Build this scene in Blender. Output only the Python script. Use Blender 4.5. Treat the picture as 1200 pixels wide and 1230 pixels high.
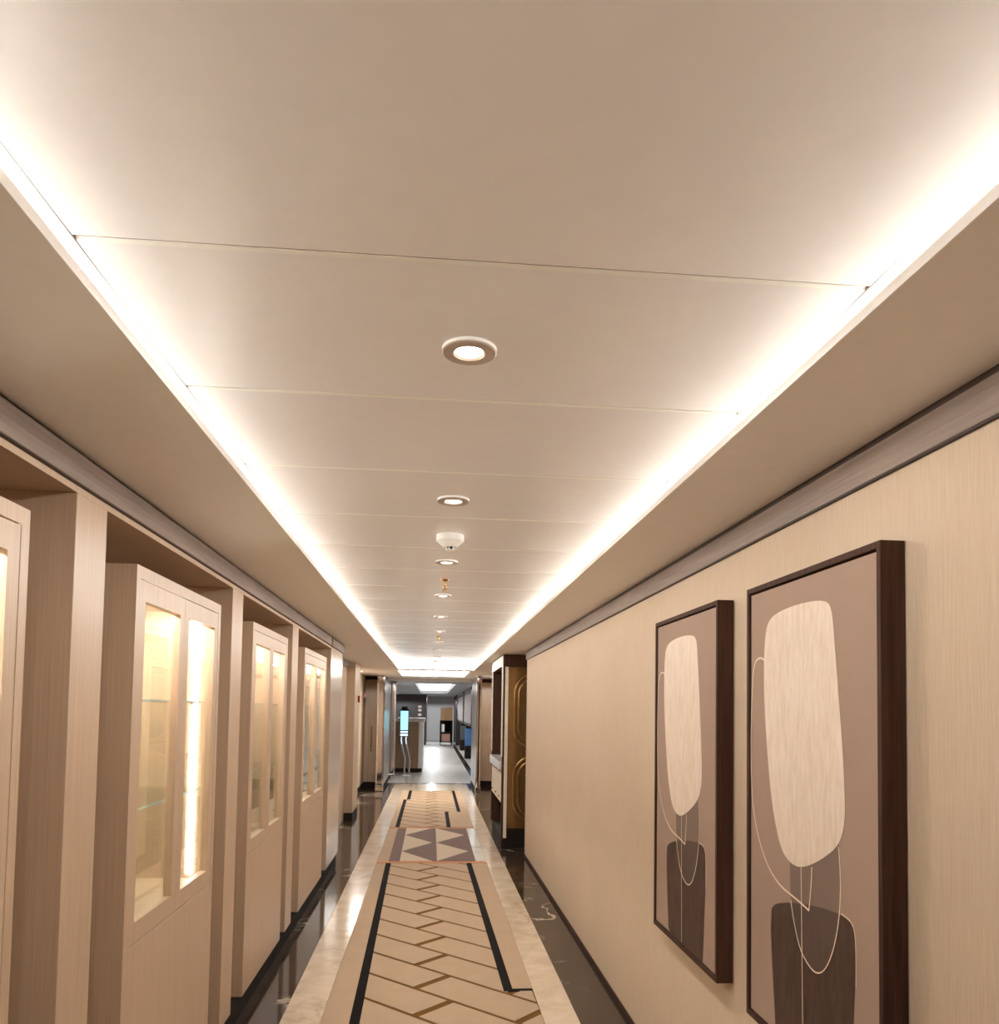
import bpy, bmesh, math, random
from mathutils import Matrix, Vector
random.seed(7)
for o in list(bpy.data.objects): bpy.data.objects.remove(o)
scn = bpy.context.scene
COL = scn.collection

# ------------------------------------------------------------------ camera
F, PY, W, H = 950.0, 808.25, 1200, 1230
pitch, yaw, roll, EYE = 0.04767, 0.08556, 0.016087, 1.6
def rotm(p, y, r):
    B = Matrix(((1,0,0),(0,0,-1),(0,1,0)))
    cp, sp, cy, sy, cr, sr = math.cos(p), math.sin(p), math.cos(y), math.sin(y), math.cos(r), math.sin(r)
    Ry = Matrix(((cy,0,-sy),(0,1,0),(sy,0,cy)))
    Rx = Matrix(((1,0,0),(0,cp,sp),(0,-sp,cp)))
    Rz = Matrix(((cr,-sr,0),(sr,cr,0),(0,0,1)))
    return Rz @ Rx @ Ry @ B
M = rotm(pitch, yaw, roll)
cam = bpy.data.cameras.new('camera'); camo = bpy.data.objects.new('camera', cam); COL.objects.link(camo)
cam.sensor_fit = 'VERTICAL'; cam.sensor_height = 36.0; cam.lens = F / H * 36.0
cam.shift_x = 0.0; cam.shift_y = (PY - H / 2) / H
cam.clip_start = 0.05; cam.clip_end = 200
Rb = Matrix((M[0], -M[1], -M[2])).transposed()
camo.matrix_world = Matrix.Translation((0, 0, EYE)) @ Rb.to_4x4()
scn.camera = camo

# ------------------------------------------------------------------ world, exposure
wd = bpy.data.worlds.new('world'); scn.world = wd; wd.use_nodes = True
wd.node_tree.nodes['Background'].inputs[0].default_value = (1.0, 0.9, 0.8, 1)
wd.node_tree.nodes['Background'].inputs[1].default_value = 0.05
vs = scn.view_settings
vs.view_transform = 'Standard'; vs.look = 'None'; vs.gamma = 1.0; vs.use_curve_mapping = False
vs.exposure = 0.82
# light levels used by the lamp builders below
COVE_E, COVE_C = 37.0, (1.0, 0.97, 0.92)
DOWN_W, DOWN_C = 15.0, (1.0, 0.99, 0.96)
CAB_E, CAB_FILL, CAB_C = 16.0, 90.0, (1.0, 0.95, 0.88)
LOBBY_E, LOBBY_C = 1.7, (1.0, 0.97, 0.92)

# ------------------------------------------------------------------ materials
def srgb(r, g, b):
    f = lambda v: (v / 12.92) if v <= 0.04045 else ((v + 0.055) / 1.055) ** 2.4
    return (f(r / 255), f(g / 255), f(b / 255), 1)
MATS = {}
def newmat(name):
    m = bpy.data.materials.new(name); m.use_nodes = True; MATS[name] = m
    nt = m.node_tree; b = nt.nodes['Principled BSDF']
    return m, nt, b
def coords(nt, scale=(1,1,1), rot=(0,0,0)):
    t = nt.nodes.new('ShaderNodeNewGeometry'); mp = nt.nodes.new('ShaderNodeMapping')
    mp.inputs['Scale'].default_value = scale; mp.inputs['Rotation'].default_value = rot
    nt.links.new(t.outputs['Position'], mp.inputs['Vector']); return mp.outputs['Vector']
def noise(nt, vec, scale, detail=4, rough=0.55, dist=0.0):
    n = nt.nodes.new('ShaderNodeTexNoise'); n.inputs['Scale'].default_value = scale
    n.inputs['Detail'].default_value = detail; n.inputs['Roughness'].default_value = rough
    n.inputs['Distortion'].default_value = dist
    nt.links.new(vec, n.inputs['Vector']); return n.outputs['Fac']
def ramp(nt, fac, stops):
    r = nt.nodes.new('ShaderNodeValToRGB'); e = r.color_ramp.elements
    e[0].position, e[0].color = stops[0]; e[1].position, e[1].color = stops[-1]
    for p, c in stops[1:-1]:
        k = e.new(p); k.color = c
    nt.links.new(fac, r.inputs['Fac']); return r.outputs['Color']
def bump(nt, b, fac, strength, dist=0.002):
    n = nt.nodes.new('ShaderNodeBump'); n.inputs['Strength'].default_value = strength; n.inputs['Distance'].default_value = dist
    nt.links.new(fac, n.inputs['Height']); nt.links.new(n.outputs['Normal'], b.inputs['Normal'])
def plain(name, col, rough=0.5, metal=0.0, var=0.03, spec=0.5):
    m, nt, b = newmat(name)
    f = noise(nt, coords(nt), 18, 3)
    c = srgb(*col); lo = tuple(x * (1 - var * 2) for x in c[:3]) + (1,); hi = tuple(min(1, x * (1 + var * 2)) for x in c[:3]) + (1,)
    nt.links.new(ramp(nt, f, [(0.3, lo), (0.7, hi)]), b.inputs['Base Color'])
    b.inputs['Roughness'].default_value = rough; b.inputs['Metallic'].default_value = metal
    b.inputs['Specular IOR Level'].default_value = spec
    return m
def grain(name, lo, hi, scale, rough=0.5, bmp=0.15, spec=0.5):
    # streaks run along the axis with the small scale
    m, nt, b = newmat(name)
    f = noise(nt, coords(nt, scale), 1.0, 5, 0.65, 0.4)
    g = noise(nt, coords(nt), 1.3, 2)
    mx = nt.nodes.new('ShaderNodeMath'); mx.operation = 'MULTIPLY_ADD'; mx.inputs[1].default_value = 0.3
    nt.links.new(g, mx.inputs[0]); nt.links.new(f, mx.inputs[2])
    nt.links.new(ramp(nt, mx.outputs[0], [(0.42, srgb(*lo)), (0.88, srgb(*hi))]), b.inputs['Base Color'])
    b.inputs['Roughness'].default_value = rough; b.inputs['Specular IOR Level'].default_value = spec
    bump(nt, b, f, bmp)
    return m
def marble(name, base, base2, vein, rough, vscale=1.6, width=0.02, spec=0.5, vmix=1.0):
    m, nt, b = newmat(name)
    v = coords(nt)
    n1 = noise(nt, v, vscale, 5, 0.55, 0.35)
    s = nt.nodes.new('ShaderNodeMath'); s.operation = 'SUBTRACT'; s.inputs[1].default_value = 0.5; nt.links.new(n1, s.inputs[0])
    a = nt.nodes.new('ShaderNodeMath'); a.operation = 'ABSOLUTE'; nt.links.new(s.outputs[0], a.inputs[0])
    msk = ramp(nt, a.outputs[0], [(0.0, (vmix, vmix, vmix, 1)), (width * 0.4, (vmix * 0.4,) * 3 + (1,)), (width, (0, 0, 0, 1))])
    g = noise(nt, v, 0.9, 3)
    gate = ramp(nt, g, [(0.48, (0, 0, 0, 1)), (0.62, (1, 1, 1, 1))])
    mg = nt.nodes.new('ShaderNodeMath'); mg.operation = 'MULTIPLY'; nt.links.new(msk, mg.inputs[0]); nt.links.new(gate, mg.inputs[1])
    n2 = noise(nt, v, 5.0, 5, 0.6, 0.5)
    bc = ramp(nt, n2, [(0.3, srgb(*base)), (0.7, srgb(*base2))])
    mix = nt.nodes.new('ShaderNodeMix'); mix.data_type = 'RGBA'
    nt.links.new(mg.outputs[0], mix.inputs['Factor']); nt.links.new(bc, mix.inputs['A']); mix.inputs['B'].default_value = srgb(*vein)
    nt.links.new(mix.outputs['Result'], b.inputs['Base Color'])
    b.inputs['Roughness'].default_value = rough; b.inputs['Specular IOR Level'].default_value = spec
    return m
def fabric(name, col, var, scale=420, rough=0.95, bmp=0.4):
    m, nt, b = newmat(name)
    f = noise(nt, coords(nt), scale, 2); g = noise(nt, coords(nt), 7, 4)
    mx = nt.nodes.new('ShaderNodeMath'); mx.operation = 'MULTIPLY_ADD'; mx.inputs[1].default_value = 0.5
    nt.links.new(g, mx.inputs[0]); nt.links.new(f, mx.inputs[2])
    c = srgb(*col); lo = tuple(x * (1 - var) for x in c[:3]) + (1,); hi = tuple(min(1, x * (1 + var)) for x in c[:3]) + (1,)
    nt.links.new(ramp(nt, mx.outputs[0], [(0.45, lo), (1.05, hi)]), b.inputs['Base Color'])
    b.inputs['Roughness'].default_value = rough; b.inputs['Specular IOR Level'].default_value = 0.15
    bump(nt, b, f, bmp)
    return m
def emit(name, col, strength):
    m = bpy.data.materials.new(name); m.use_nodes = True; MATS[name] = m; nt = m.node_tree
    nt.nodes.remove(nt.nodes['Principled BSDF']); e = nt.nodes.new('ShaderNodeEmission')
    e.inputs[0].default_value = tuple(col[:3]) + (1,); e.inputs[1].default_value = strength
    nt.links.new(e.outputs[0], nt.nodes['Material Output'].inputs[0]); return m
def glass(name, tint=(1, 1, 1), refl=0.12, rough=0.0):
    m = bpy.data.materials.new(name); m.use_nodes = True; MATS[name] = m; nt = m.node_tree
    nt.nodes.remove(nt.nodes['Principled BSDF'])
    t = nt.nodes.new('ShaderNodeBsdfTransparent'); t.inputs[0].default_value = tuple(tint) + (1,)
    g = nt.nodes.new('ShaderNodeBsdfGlossy'); g.inputs['Roughness'].default_value = rough
    lw = nt.nodes.new('ShaderNodeLayerWeight'); lw.inputs[0].default_value = 0.5   # Schlick reflectance, same on both faces
    pw = nt.nodes.new('ShaderNodeMath'); pw.operation = 'POWER'; pw.inputs[1].default_value = 5.0; nt.links.new(lw.outputs['Facing'], pw.inputs[0])
    fr = nt.nodes.new('ShaderNodeMath'); fr.operation = 'MULTIPLY_ADD'; fr.inputs[1].default_value = 0.94; fr.inputs[2].default_value = 0.05; nt.links.new(pw.outputs[0], fr.inputs[0])
    mx = nt.nodes.new('ShaderNodeMixShader')
    nt.links.new(fr.outputs[0], mx.inputs[0]); nt.links.new(t.outputs[0], mx.inputs[1]); nt.links.new(g.outputs[0], mx.inputs[2])
    nt.links.new(mx.outputs[0], nt.nodes['Material Output'].inputs[0]); return m

oak = grain('pale_oak', (184, 156, 129), (202, 175, 148), (150, 150, 2.2), 0.42, 0.05)
oak_gloss = grain('lacquered_oak', (188, 162, 136), (204, 180, 154), (150, 150, 2.2), 0.22, 0.02)
greywood = grain('grey_brown_wood', (122, 106, 97), (152, 134, 123), (90, 2.5, 90), 0.55, 0.2)
darkwood = grain('dark_walnut', (54, 34, 25), (84, 57, 44), (60, 60, 3), 0.75, 0.15, 0.15)
wallpaper = grain('striated_wallpaper', (189, 167, 142), (211, 190, 166), (420, 420, 9.0), 0.85, 0.5, 0.2)
ceil_paint = plain('satin_ceiling_paint', (245, 239, 235), 0.27, 0.0, 0.006)
soffit_paint = plain('soffit_paint', (246, 240, 235), 0.6, 0.0, 0.006)
cove_white = plain('cove_white', (240, 236, 226), 0.7, 0.0, 0.01)
cream = plain('cream_lacquer', (232, 220, 200), 0.4)
blackm = plain('black_rubber', (34, 27, 22), 0.7, 0.0, 0.03, 0.2)
darkgap = plain('dark_gasket_and_shade', (58, 42, 34), 0.6)  # brown of gaskets, bead and door gap; also painted shade at the cornices
gold = plain('brushed_gold', (186, 148, 94), 0.3, 0.9)
bronze_mirror = plain('bronze_mirror', (146, 116, 76), 0.16, 0.8)
chrome = plain('polished_chrome', (225, 225, 228), 0.07, 1.0, 0.0)
brass = plain('brass', (205, 165, 105), 0.25, 1.0)
white_pl = plain('white_plastic', (248, 246, 242), 0.4)
marble_cream = marble('cream_marble', (196, 176, 150), (222, 204, 182), (150, 122, 94), 0.16, 2.0, 0.03, 0.5, 0.5)
marble_dark = marble('dark_brown_marble', (46, 35, 28), (70, 56, 45), (205, 192, 174), 0.09, 1.3, 0.02, 0.5, 0.9)
marble_white = marble('white_marble', (214, 208, 200), (228, 222, 214), (170, 160, 150), 0.15, 2.0, 0.02)
lobby_stone = marble('pale_lobby_stone', (178, 171, 162), (194, 187, 178), (170, 160, 148), 0.38, 1.2, 0.03, 0.3, 0.5)
carpet_beige = fabric('beige_carpet', (180, 156, 131), 0.08)
carpet_brown = fabric('brown_carpet_line', (112, 78, 34), 0.1)
carpet_black = fabric('black_carpet', (24, 18, 16), 0.15)
carpet_mauve = fabric('mauve_carpet', (124, 104, 98), 0.08)
carpet_sand = fabric('sand_carpet', (198, 180, 158), 0.06)
carpet_pink = fabric('salmon_carpet', (206, 146, 110), 0.1)
canvas_m = fabric('taupe_canvas', (162, 137, 121), 0.05, 300, 0.9, 0.2)
paint_white = grain('chalky_white_paint', (214, 192, 170), (234, 218, 202), (60, 60, 12), 0.8, 0.2, 0.2)
paint_dark = grain('dark_brown_paint', (66, 48, 38), (88, 68, 56), (40, 40, 10), 0.75, 0.2, 0.2)
paint_line = plain('cream_paint_line', (232, 212, 186), 0.8)
red = plain('alarm_red', (150, 36, 24), 0.45)
pane = glass('cabinet_glass', (0.97, 0.985, 0.975))
shelf_glass = glass('shelf_glass', (0.93, 0.98, 0.96))
grey_paint = plain('grey_lobby_paint', (206, 202, 202), 0.6)
screen_grey = plain('warm_grey_screen', (168, 160, 158), 0.6)
dark_lobby = plain('dark_lobby_wood', (62, 48, 44), 0.45)
brown_desk = grain('brown_desk_veneer', (140, 106, 76), (166, 132, 98), (40, 40, 3), 0.4, 0.1)
cardboard = plain('cardboard', (176, 136, 96), 0.85)
blue_m = plain('blue_vinyl', (74, 122, 176), 0.5)
steel = plain('brushed_steel', (196, 190, 186), 0.28, 0.9, 0.01)
ring_shade = plain('shaded_ring_underside', (186, 168, 152), 0.45)
cab_lining = plain('cream_lining', (236, 222, 202), 0.5)
shelf_edge = plain('polished_glass_edge', (200, 226, 220), 0.1)
joint_shade = plain('brown_joint_shade', (128, 104, 86), 0.7)
m_cove = emit('cove_led', COVE_C, COVE_E)
m_cab = emit('cabinet_led', CAB_C, CAB_E)
m_cab_fill = emit('cabinet_fill_led', CAB_C, CAB_FILL)
m_lens = emit('downlight_lens', (1.0, 0.93, 0.84), 6.0)
m_lobby = emit('lobby_light_panel', LOBBY_C, LOBBY_E)
m_tray = emit('portal_light_panel', (1.0, 0.94, 0.85), 5.0)
m_screen = emit('blue_screen', (0.30, 0.78, 0.95), 1.1)
m_screen2 = emit('pale_blue_light', (0.62, 0.80, 1.0), 1.0)
# thin translucent veil of paint on the pictures
mv = bpy.data.materials.new('veil_paint'); mv.use_nodes = True; nt = mv.node_tree; b = nt.nodes['Principled BSDF']
b.inputs['Base Color'].default_value = srgb(146, 124, 110); b.inputs['Roughness'].default_value = 0.8; b.inputs['Alpha'].default_value = 0.26

# ------------------------------------------------------------------ builders
WO = {}
def worg(p): return WO[p.name] if p else Vector((0, 0, 0))
def link(o, parent, org):
    COL.objects.link(o); o.location = Vector(org) - worg(parent)
    if parent: o.parent = parent
    WO[o.name] = Vector(org); return o
def empty(name, loc):
    o = bpy.data.objects.new(name, None); o.empty_display_size = 0.1; return link(o, None, loc)
def tag(o, label, cat, group=None):
    o['label'] = label; o['category'] = cat
    if group: o['group'] = group
    return o
def struct(o, label=None, cat=None):
    o['kind'] = 'structure'
    if label: o['label'] = label
    if cat: o['category'] = cat
    return o
def finish(name, bm, mat, parent=None, smooth=False, org=None):
    bmesh.ops.recalc_face_normals(bm, faces=bm.faces)
    if org is None:
        vs_ = [v.co for v in bm.verts]
        org = Vector(((min(v.x for v in vs_) + max(v.x for v in vs_)) / 2, (min(v.y for v in vs_) + max(v.y for v in vs_)) / 2, min(v.z for v in vs_)))
    bmesh.ops.translate(bm, verts=bm.verts, vec=-Vector(org))
    me = bpy.data.meshes.new(name); bm.to_mesh(me); bm.free()
    if smooth:
        for p in me.polygons: p.use_smooth = True
        me.set_sharp_from_angle(angle=math.radians(35))
    me.materials.append(mat)
    return link(bpy.data.objects.new(name, me), parent, org)
def again(o, parent, org, name=None):
    return link(bpy.data.objects.new(name or o.name.split('.')[0], o.data), parent, org)
def addbox(bm, x0, x1, y0, y1, z0, z1, bev=0.0):
    r = bmesh.ops.create_cube(bm, size=1.0)['verts']
    bmesh.ops.scale(bm, vec=(x1 - x0, y1 - y0, z1 - z0), verts=r)
    bmesh.ops.translate(bm, vec=((x0 + x1) / 2, (y0 + y1) / 2, (z0 + z1) / 2), verts=r)
    if bev > 0:
        es = list({e for v in r for e in v.link_edges})
        bmesh.ops.bevel(bm, geom=es, offset=bev, segments=2, affect='EDGES', profile=0.5)
def box(name, x0, x1, y0, y1, z0, z1, mat, parent=None, bev=0.0):
    bm = bmesh.new(); addbox(bm, x0, x1, y0, y1, z0, z1, bev); return finish(name, bm, mat, parent)
def boxes(name, lst, mat, parent=None, bev=0.0):
    bm = bmesh.new()
    for a in lst: addbox(bm, *a, bev)
    return finish(name, bm, mat, parent)
def lathe(bm, cx, cy, prof, n=32):
    rings = []
    for r, z in prof:
        if r < 1e-6: rings.append([bm.verts.new((cx, cy, z))])
        else: rings.append([bm.verts.new((cx + r * math.cos(2 * math.pi * i / n), cy + r * math.sin(2 * math.pi * i / n), z)) for i in range(n)])
    for a, b_ in zip(rings, rings[1:]):
        for i in range(n):
            j = (i + 1) % n
            if len(a) == 1 and len(b_) == 1: continue
            if len(a) == 1: bm.faces.new((a[0], b_[i], b_[j]))
            elif len(b_) == 1: bm.faces.new((a[i], a[j], b_[0]))
            else: bm.faces.new((a[i], a[j], b_[j], b_[i]))
def turned(name, cx, cy, prof, mat, parent=None, n=32):
    bm = bmesh.new(); lathe(bm, cx, cy, prof, n); return finish(name, bm, mat, parent, True)
def addtube(bm, pts, rad, n=8):
    pts = [Vector(p) for p in pts]; rings = []
    for i, p in enumerate(pts):
        t = (pts[min(i + 1, len(pts) - 1)] - pts[max(i - 1, 0)]).normalized()
        up = Vector((0, 0, 1)) if abs(t.z) < 0.9 else Vector((0, 1, 0))
        a = t.cross(up).normalized(); c = t.cross(a).normalized()
        rings.append([bm.verts.new(p + rad * (math.cos(2 * math.pi * k / n) * a + math.sin(2 * math.pi * k / n) * c)) for k in range(n)])
    for r0, r1 in zip(rings, rings[1:]):
        for k in range(n): bm.faces.new((r0[k], r0[(k + 1) % n], r1[(k + 1) % n], r1[k]))
    bm.faces.new(rings[0]); bm.faces.new(list(reversed(rings[-1])))
def tube(name, pts, rad, mat, parent=None, n=8):
    bm = bmesh.new(); addtube(bm, pts, rad, n); return finish(name, bm, mat, parent, True)
def prism(name, poly, d, mat, parent=None):
    """poly: list of 3D points (planar), extruded by vector d"""
    bm = bmesh.new(); d = Vector(d)
    a = [bm.verts.new(p) for p in poly]; b_ = [bm.verts.new(Vector(p) + d) for p in poly]
    bm.faces.new(a); bm.faces.new(list(reversed(b_)))
    for i in range(len(a)):
        j = (i + 1) % len(a); bm.faces.new((a[i], b_[i], b_[j], a[j]))
    return finish(name, bm, mat, parent)

ZS, ZB, ZC = 2.268, 2.288, 2.370          # soffit underside, soffit board top, ceiling panels
XR, XL = 1.06, -0.945                      # wallpaper wall, oak front plane
Y0, YT = -2.6, 13.40                       # back of the corridor, end of the lit ceiling tray

# ------------------------------------------------------------------ floor
floor = struct(box('floor', -3.2, 2.6, Y0 - 0.2, 17.35, -0.12, -0.03, marble_dark), 'dark polished marble corridor floor with cream borders', 'floor')
def slab_row(name, x0, x1, ys, ye, step, mat):
    y = ys; first = None
    while y < ye - 0.05:
        l = min(step, ye - y)
        if abs(l - step) < 1e-6 and first: again(first, floor, ((x0 + x1) / 2, y + l / 2, -0.03), name)
        else:
            o = box(name, x0 + 0.001, x1 - 0.001, y + 0.001, y + l - 0.001, -0.03, 0.0, mat, floor)
            if abs(l - step) < 1e-6: first = o
        y += l
slab_row('marble_border_slab', -0.735, -0.53, Y0, 17.2, 1.2, marble_cream)
slab_row('marble_border_slab', 0.615, 0.80, Y0, 17.2, 1.2, marble_cream)
slab_row('dark_marble_slab', -1.55, -0.735, Y0, 17.2, 1.2, marble_dark)
slab_row('dark_marble_slab', 0.80, 2.40, Y0, 17.2, 1.2, marble_dark)
slab_row('marble_border_slab', -0.53, 0.615, 15.75, 17.2, 0.75, marble_cream)
box('threshold_strip', -1.55, 2.4, 17.2, 17.34, -0.03, 0.002, marble_dark, floor)

# runner: brown ground, raised beige planks, black edges
def clip(poly, x0, x1, y0, y1):
    def cut(ps, f):
        out = []
        for i, p in enumerate(ps):
            q = ps[(i + 1) % len(ps)]; fp, fq = f(p), f(q)
            if fp >= 0: out.append(p)
            if (fp >= 0) != (fq >= 0):
                t = fp / (fp - fq); out.append((p[0] + t * (q[0] - p[0]), p[1] + t * (q[1] - p[1])))
        return out
    for f in (lambda p: p[0] - x0, lambda p: x1 - p[0], lambda p: p[1] - y0, lambda p: y1 - p[1]):
        poly = cut(poly, f)
        if len(poly) < 3: return []
    return poly
PIL = 0.004
def runner(root, rects, tf, ymin, ymax):
    """planks at 45 degrees, width .29 m, butt joints on a line down the middle, clipped to the rects"""
    per, L = 0.413, 1.05
    k0 = int((ymin - 1 - 4.157) / per) - 1; k1 = int((ymax + 1 - 4.157) / per) + 1
    for k in range(k0, k1 + 1):
        c0 = 4.157 + per * k + 0.018; c1 = 4.157 + per * (k + 1) - 0.018
        d = 4.28 + 0.413 * k
        for j in range(-1, 2):
            d0 = d + (j - 1) * L + 0.034; d1 = d + j * L - 0.034
            P = [((c - e) / 2, (c + e) / 2) for c, e in ((c0, d0), (c1, d0), (c1, d1), (c0, d1))]
            for r in rects:
                q = clip(P, *r)
                if len(q) < 3: continue
                area = abs(sum(q[i][0] * q[(i + 1) % len(q)][1] - q[(i + 1) % len(q)][0] * q[i][1] for i in range(len(q)))) / 2
                if area < 0.0006: continue
                prism('carpet_plank', [tf(x, y, 0.001) for x, y in q], (0, 0, PIL), carpet_beige, root)
th = 0.0125
def tfA(x, y, z): return (x - th * (y - 4.6), y, z)
def tf0(x, y, z): return (x, y, z)
def quad(name, x0, x1, y0, y1, z0, z1, mat, root, tf=tf0):
    return prism(name, [tf(x, y, z0) for x, y in ((x0, y0), (x1, y0), (x1, y1), (x0, y1))], (0, 0, z1 - z0), mat, root)
YA = 1.6
ra = tag(empty('carpet_runner', (0.04, 5, 0)), 'long beige runner with brown diagonal plank lines and black edges nearest the camera', 'carpet')
box('backing', -0.53, 0.615, YA, 8.35, -0.03, 0.001, carpet_brown, ra)
runner(ra, [(-0.335, 0.445, 4.585, 8.33), (-0.335, 0.606, YA + 0.02, 4.585)], tfA, YA, 8.33)
quad('black_edge', -0.388, -0.335, YA, 8.34, 0.001, 0.006, carpet_black, ra, tfA)
quad('black_edge', 0.445, 0.498, 4.56, 8.34, 0.001, 0.006, carpet_black, ra, tfA)
quad('black_edge', 0.498, 0.613, 4.565, 4.60, 0.001, 0.006, carpet_black, ra)
prism('margin_strip', [(-0.528, YA, 0.001), tfA(-0.388, YA, 0.001), tfA(-0.388, 8.34, 0.001), (-0.528, 8.34, 0.001)], (0, 0, PIL), carpet_beige, ra)
prism('margin_strip', [tfA(0.498, 4.60, 0.001), (0.613, 4.60, 0.001), (0.613, 8.34, 0.001), tfA(0.498, 8.34, 0.001)], (0, 0, PIL), carpet_beige, ra)

ri = tag(empty('carpet_inlay', (0.04, 9.6, 0)), 'mauve and sand triangle patterned carpet inlay between two salmon strips', 'carpet')
box('backing', -0.53, 0.615, 8.35, 10.86, -0.03, 0.001, carpet_beige, ri)
quad('salmon_strip', -0.53, 0.615, 8.36, 8.43, 0.001, 0.006, carpet_pink, ri)
quad('salmon_strip', -0.53, 0.615, 10.78, 10.84, 0.001, 0.006, carpet_pink, ri)
quad('mauve_band', -0.41, -0.295, 8.45, 10.76, 0.001, 0.006, carpet_mauve, ri)
quad('mauve_band', 0.045, 0.095, 8.45, 10.76, 0.001, 0.006, carpet_mauve, ri)
quad('mauve_band', 0.455, 0.50, 8.45, 10.76, 0.001, 0.006, carpet_mauve, ri)
quad('marble_strip', 0.505, 0.612, 8.45, 10.76, 0.001, 0.006, marble_white, ri)
ys = [8.45, 9.03, 9.605, 10.18, 10.76]
def tri(p, m): prism('carpet_triangle', [(x, y, 0.001) for x, y in p], (0, 0, 0.005), m, ri)
a, c = -0.295, 0.045
tri([(a, ys[0]), (c, ys[0]), (a, ys[1])], carpet_sand); tri([(c, ys[0]), (c, ys[2]), (a, ys[1])], carpet_mauve)
tri([(a, ys[1]), (c, ys[2]), (a, ys[3])], carpet_sand); tri([(c, ys[2]), (c, ys[4]), (a, ys[3])], carpet_mauve)
tri([(a, ys[3]), (c, ys[4]), (a, ys[4])], carpet_sand)
a, c = 0.095, 0.455
tri([(a, ys[0]), (c, ys[0]), (c, ys[1])], carpet_mauve); tri([(a, ys[0]), (c, ys[1]), (a, ys[2])], carpet_sand)
tri([(c, ys[1]), (c, ys[3]), (a, ys[2])], carpet_mauve); tri([(a, ys[2]), (c, ys[3]), (a, ys[4])], carpet_sand)
tri([(c, ys[3]), (c, ys[4]), (a, ys[4])], carpet_mauve)

rb = tag(empty('carpet_runner', (0.04, 13.3, 0)), 'far beige runner with stepped black edges beyond the triangle inlay', 'carpet')
box('backing', -0.53, 0.615, 10.86, 15.75, -0.03, 0.001, carpet_brown, rb)
runner(rb, [(-0.395, 0.245, 10.88, 12.5), (-0.395, 0.44, 12.5, 14.15), (-0.335, 0.44, 14.15, 15.72)], tf0, 10.88, 15.72)
quad('black_edge', -0.45, -0.395, 10.88, 14.15, 0.001, 0.006, carpet_black, rb)
quad('black_edge', -0.395, -0.335, 14.15, 15.72, 0.001, 0.006, carpet_black, rb)
quad('black_edge', 0.245, 0.30, 10.88, 12.5, 0.001, 0.006, carpet_black, rb)
quad('black_edge', 0.44, 0.495, 12.5, 15.72, 0.001, 0.006, carpet_black, rb)
quad('margin_strip', -0.528, -0.45, 10.88, 14.15, 0.001, 0.005, carpet_beige, rb)
quad('margin_strip', -0.528, -0.395, 14.15, 15.72, 0.001, 0.005, carpet_beige, rb)
quad('margin_strip', 0.30, 0.613, 10.88, 12.5, 0.001, 0.005, carpet_beige, rb)
quad('margin_strip', 0.495, 0.613, 12.5, 15.72, 0.001, 0.005, carpet_beige, rb)

# ------------------------------------------------------------------ ceiling
ceiling = struct(box('ceiling', -3.2, 2.6, Y0 - 0.2, 17.35, 2.48, 2.56, cove_white), 'recessed ceiling tray of satin panels with lit coves', 'ceiling')
PX0, PX1, J0, PITCH = -0.603, 0.768, 1.329, 0.606
def panel_mesh():
    g, h, t = 0.0015, 0.007, 0.02
    hl = PITCH / 2 - g - h
    prof = [(hl * q, ZC - 0.0022 * (1 - q * q)) for q in (-1, -0.8, -0.6, -0.4, -0.2, 0, 0.2, 0.4, 0.6, 0.8, 1)] + [(PITCH / 2 - g, ZC + h), (PITCH / 2 - g, ZC + t), (-PITCH / 2 + g, ZC + t), (-PITCH / 2 + g, ZC + h)]
    return [(PX0, y + J0 + PITCH / 2, z) for y, z in prof]
p0 = prism('ceiling_panel', panel_mesh(), (PX1 - PX0, 0, 0), ceil_paint, ceiling)
org0 = WO[p0.name].copy()
for k in range(-7, 20):
    if k == 0: continue
    again(p0, ceiling, org0 + Vector((0, PITCH * k, 0)), 'ceiling_panel')
for me_ in (p0.data,):
    for p in me_.polygons: p.use_smooth = True
    me_.set_sharp_from_angle(angle=math.radians(20))
js = box('joint_strip', PX0 + 0.01, PX1 - 0.01, J0 - 0.0045, J0 + 0.0075, ZC - 0.0005, ZC + 0.006, cove_white, ceiling)
jd = box('joint_shadow', PX0 + 0.01, PX1 - 0.01, J0 - 0.0085, J0 - 0.0045, ZC + 0.0015, ZC + 0.006, joint_shade, ceiling)  # brown strip paints the shadow line along each panel joint
jo = WO[js.name].copy(); jg = WO[jd.name].copy()
for k in range(-6, 20):
    if k:
        again(js, ceiling, jo + Vector((0, PITCH * k, 0)), 'joint_strip'); again(jd, ceiling, jg + Vector((0, PITCH * k, 0)), 'joint_shadow')
box('edge_gasket', PX0 - 0.004, PX0, Y0, YT, ZC + 0.001, ZC + 0.016, darkgap, ceiling)
box('edge_gasket', PX1, PX1 + 0.004, Y0, YT, ZC + 0.001, ZC + 0.016, darkgap, ceiling)
LX, RX = -0.565, 0.712                     # free edges of the two soffit boards
box('soffit_board', -3.0, LX, Y0, YT + 0.35, ZS, ZB, soffit_paint, ceiling, 0.001)
box('soffit_board', RX, 2.5, Y0, YT + 0.35, ZS, ZB, soffit_paint, ceiling, 0.001)
box('soffit_board', LX, RX, YT, YT + 0.35, ZS, ZB, soffit_paint, ceiling, 0.001)
box('cove_back', -0.86, -0.82, Y0, YT + 0.16, ZB, 2.48, cove_white, ceiling)
box('cove_back', 0.98, 1.02, Y0, YT + 0.16, ZB, 2.48, cove_white, ceiling)
box('cove_back', -0.82, 0.98, YT + 0.16, YT + 0.20, ZB, 2.48, cove_white, ceiling)
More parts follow.
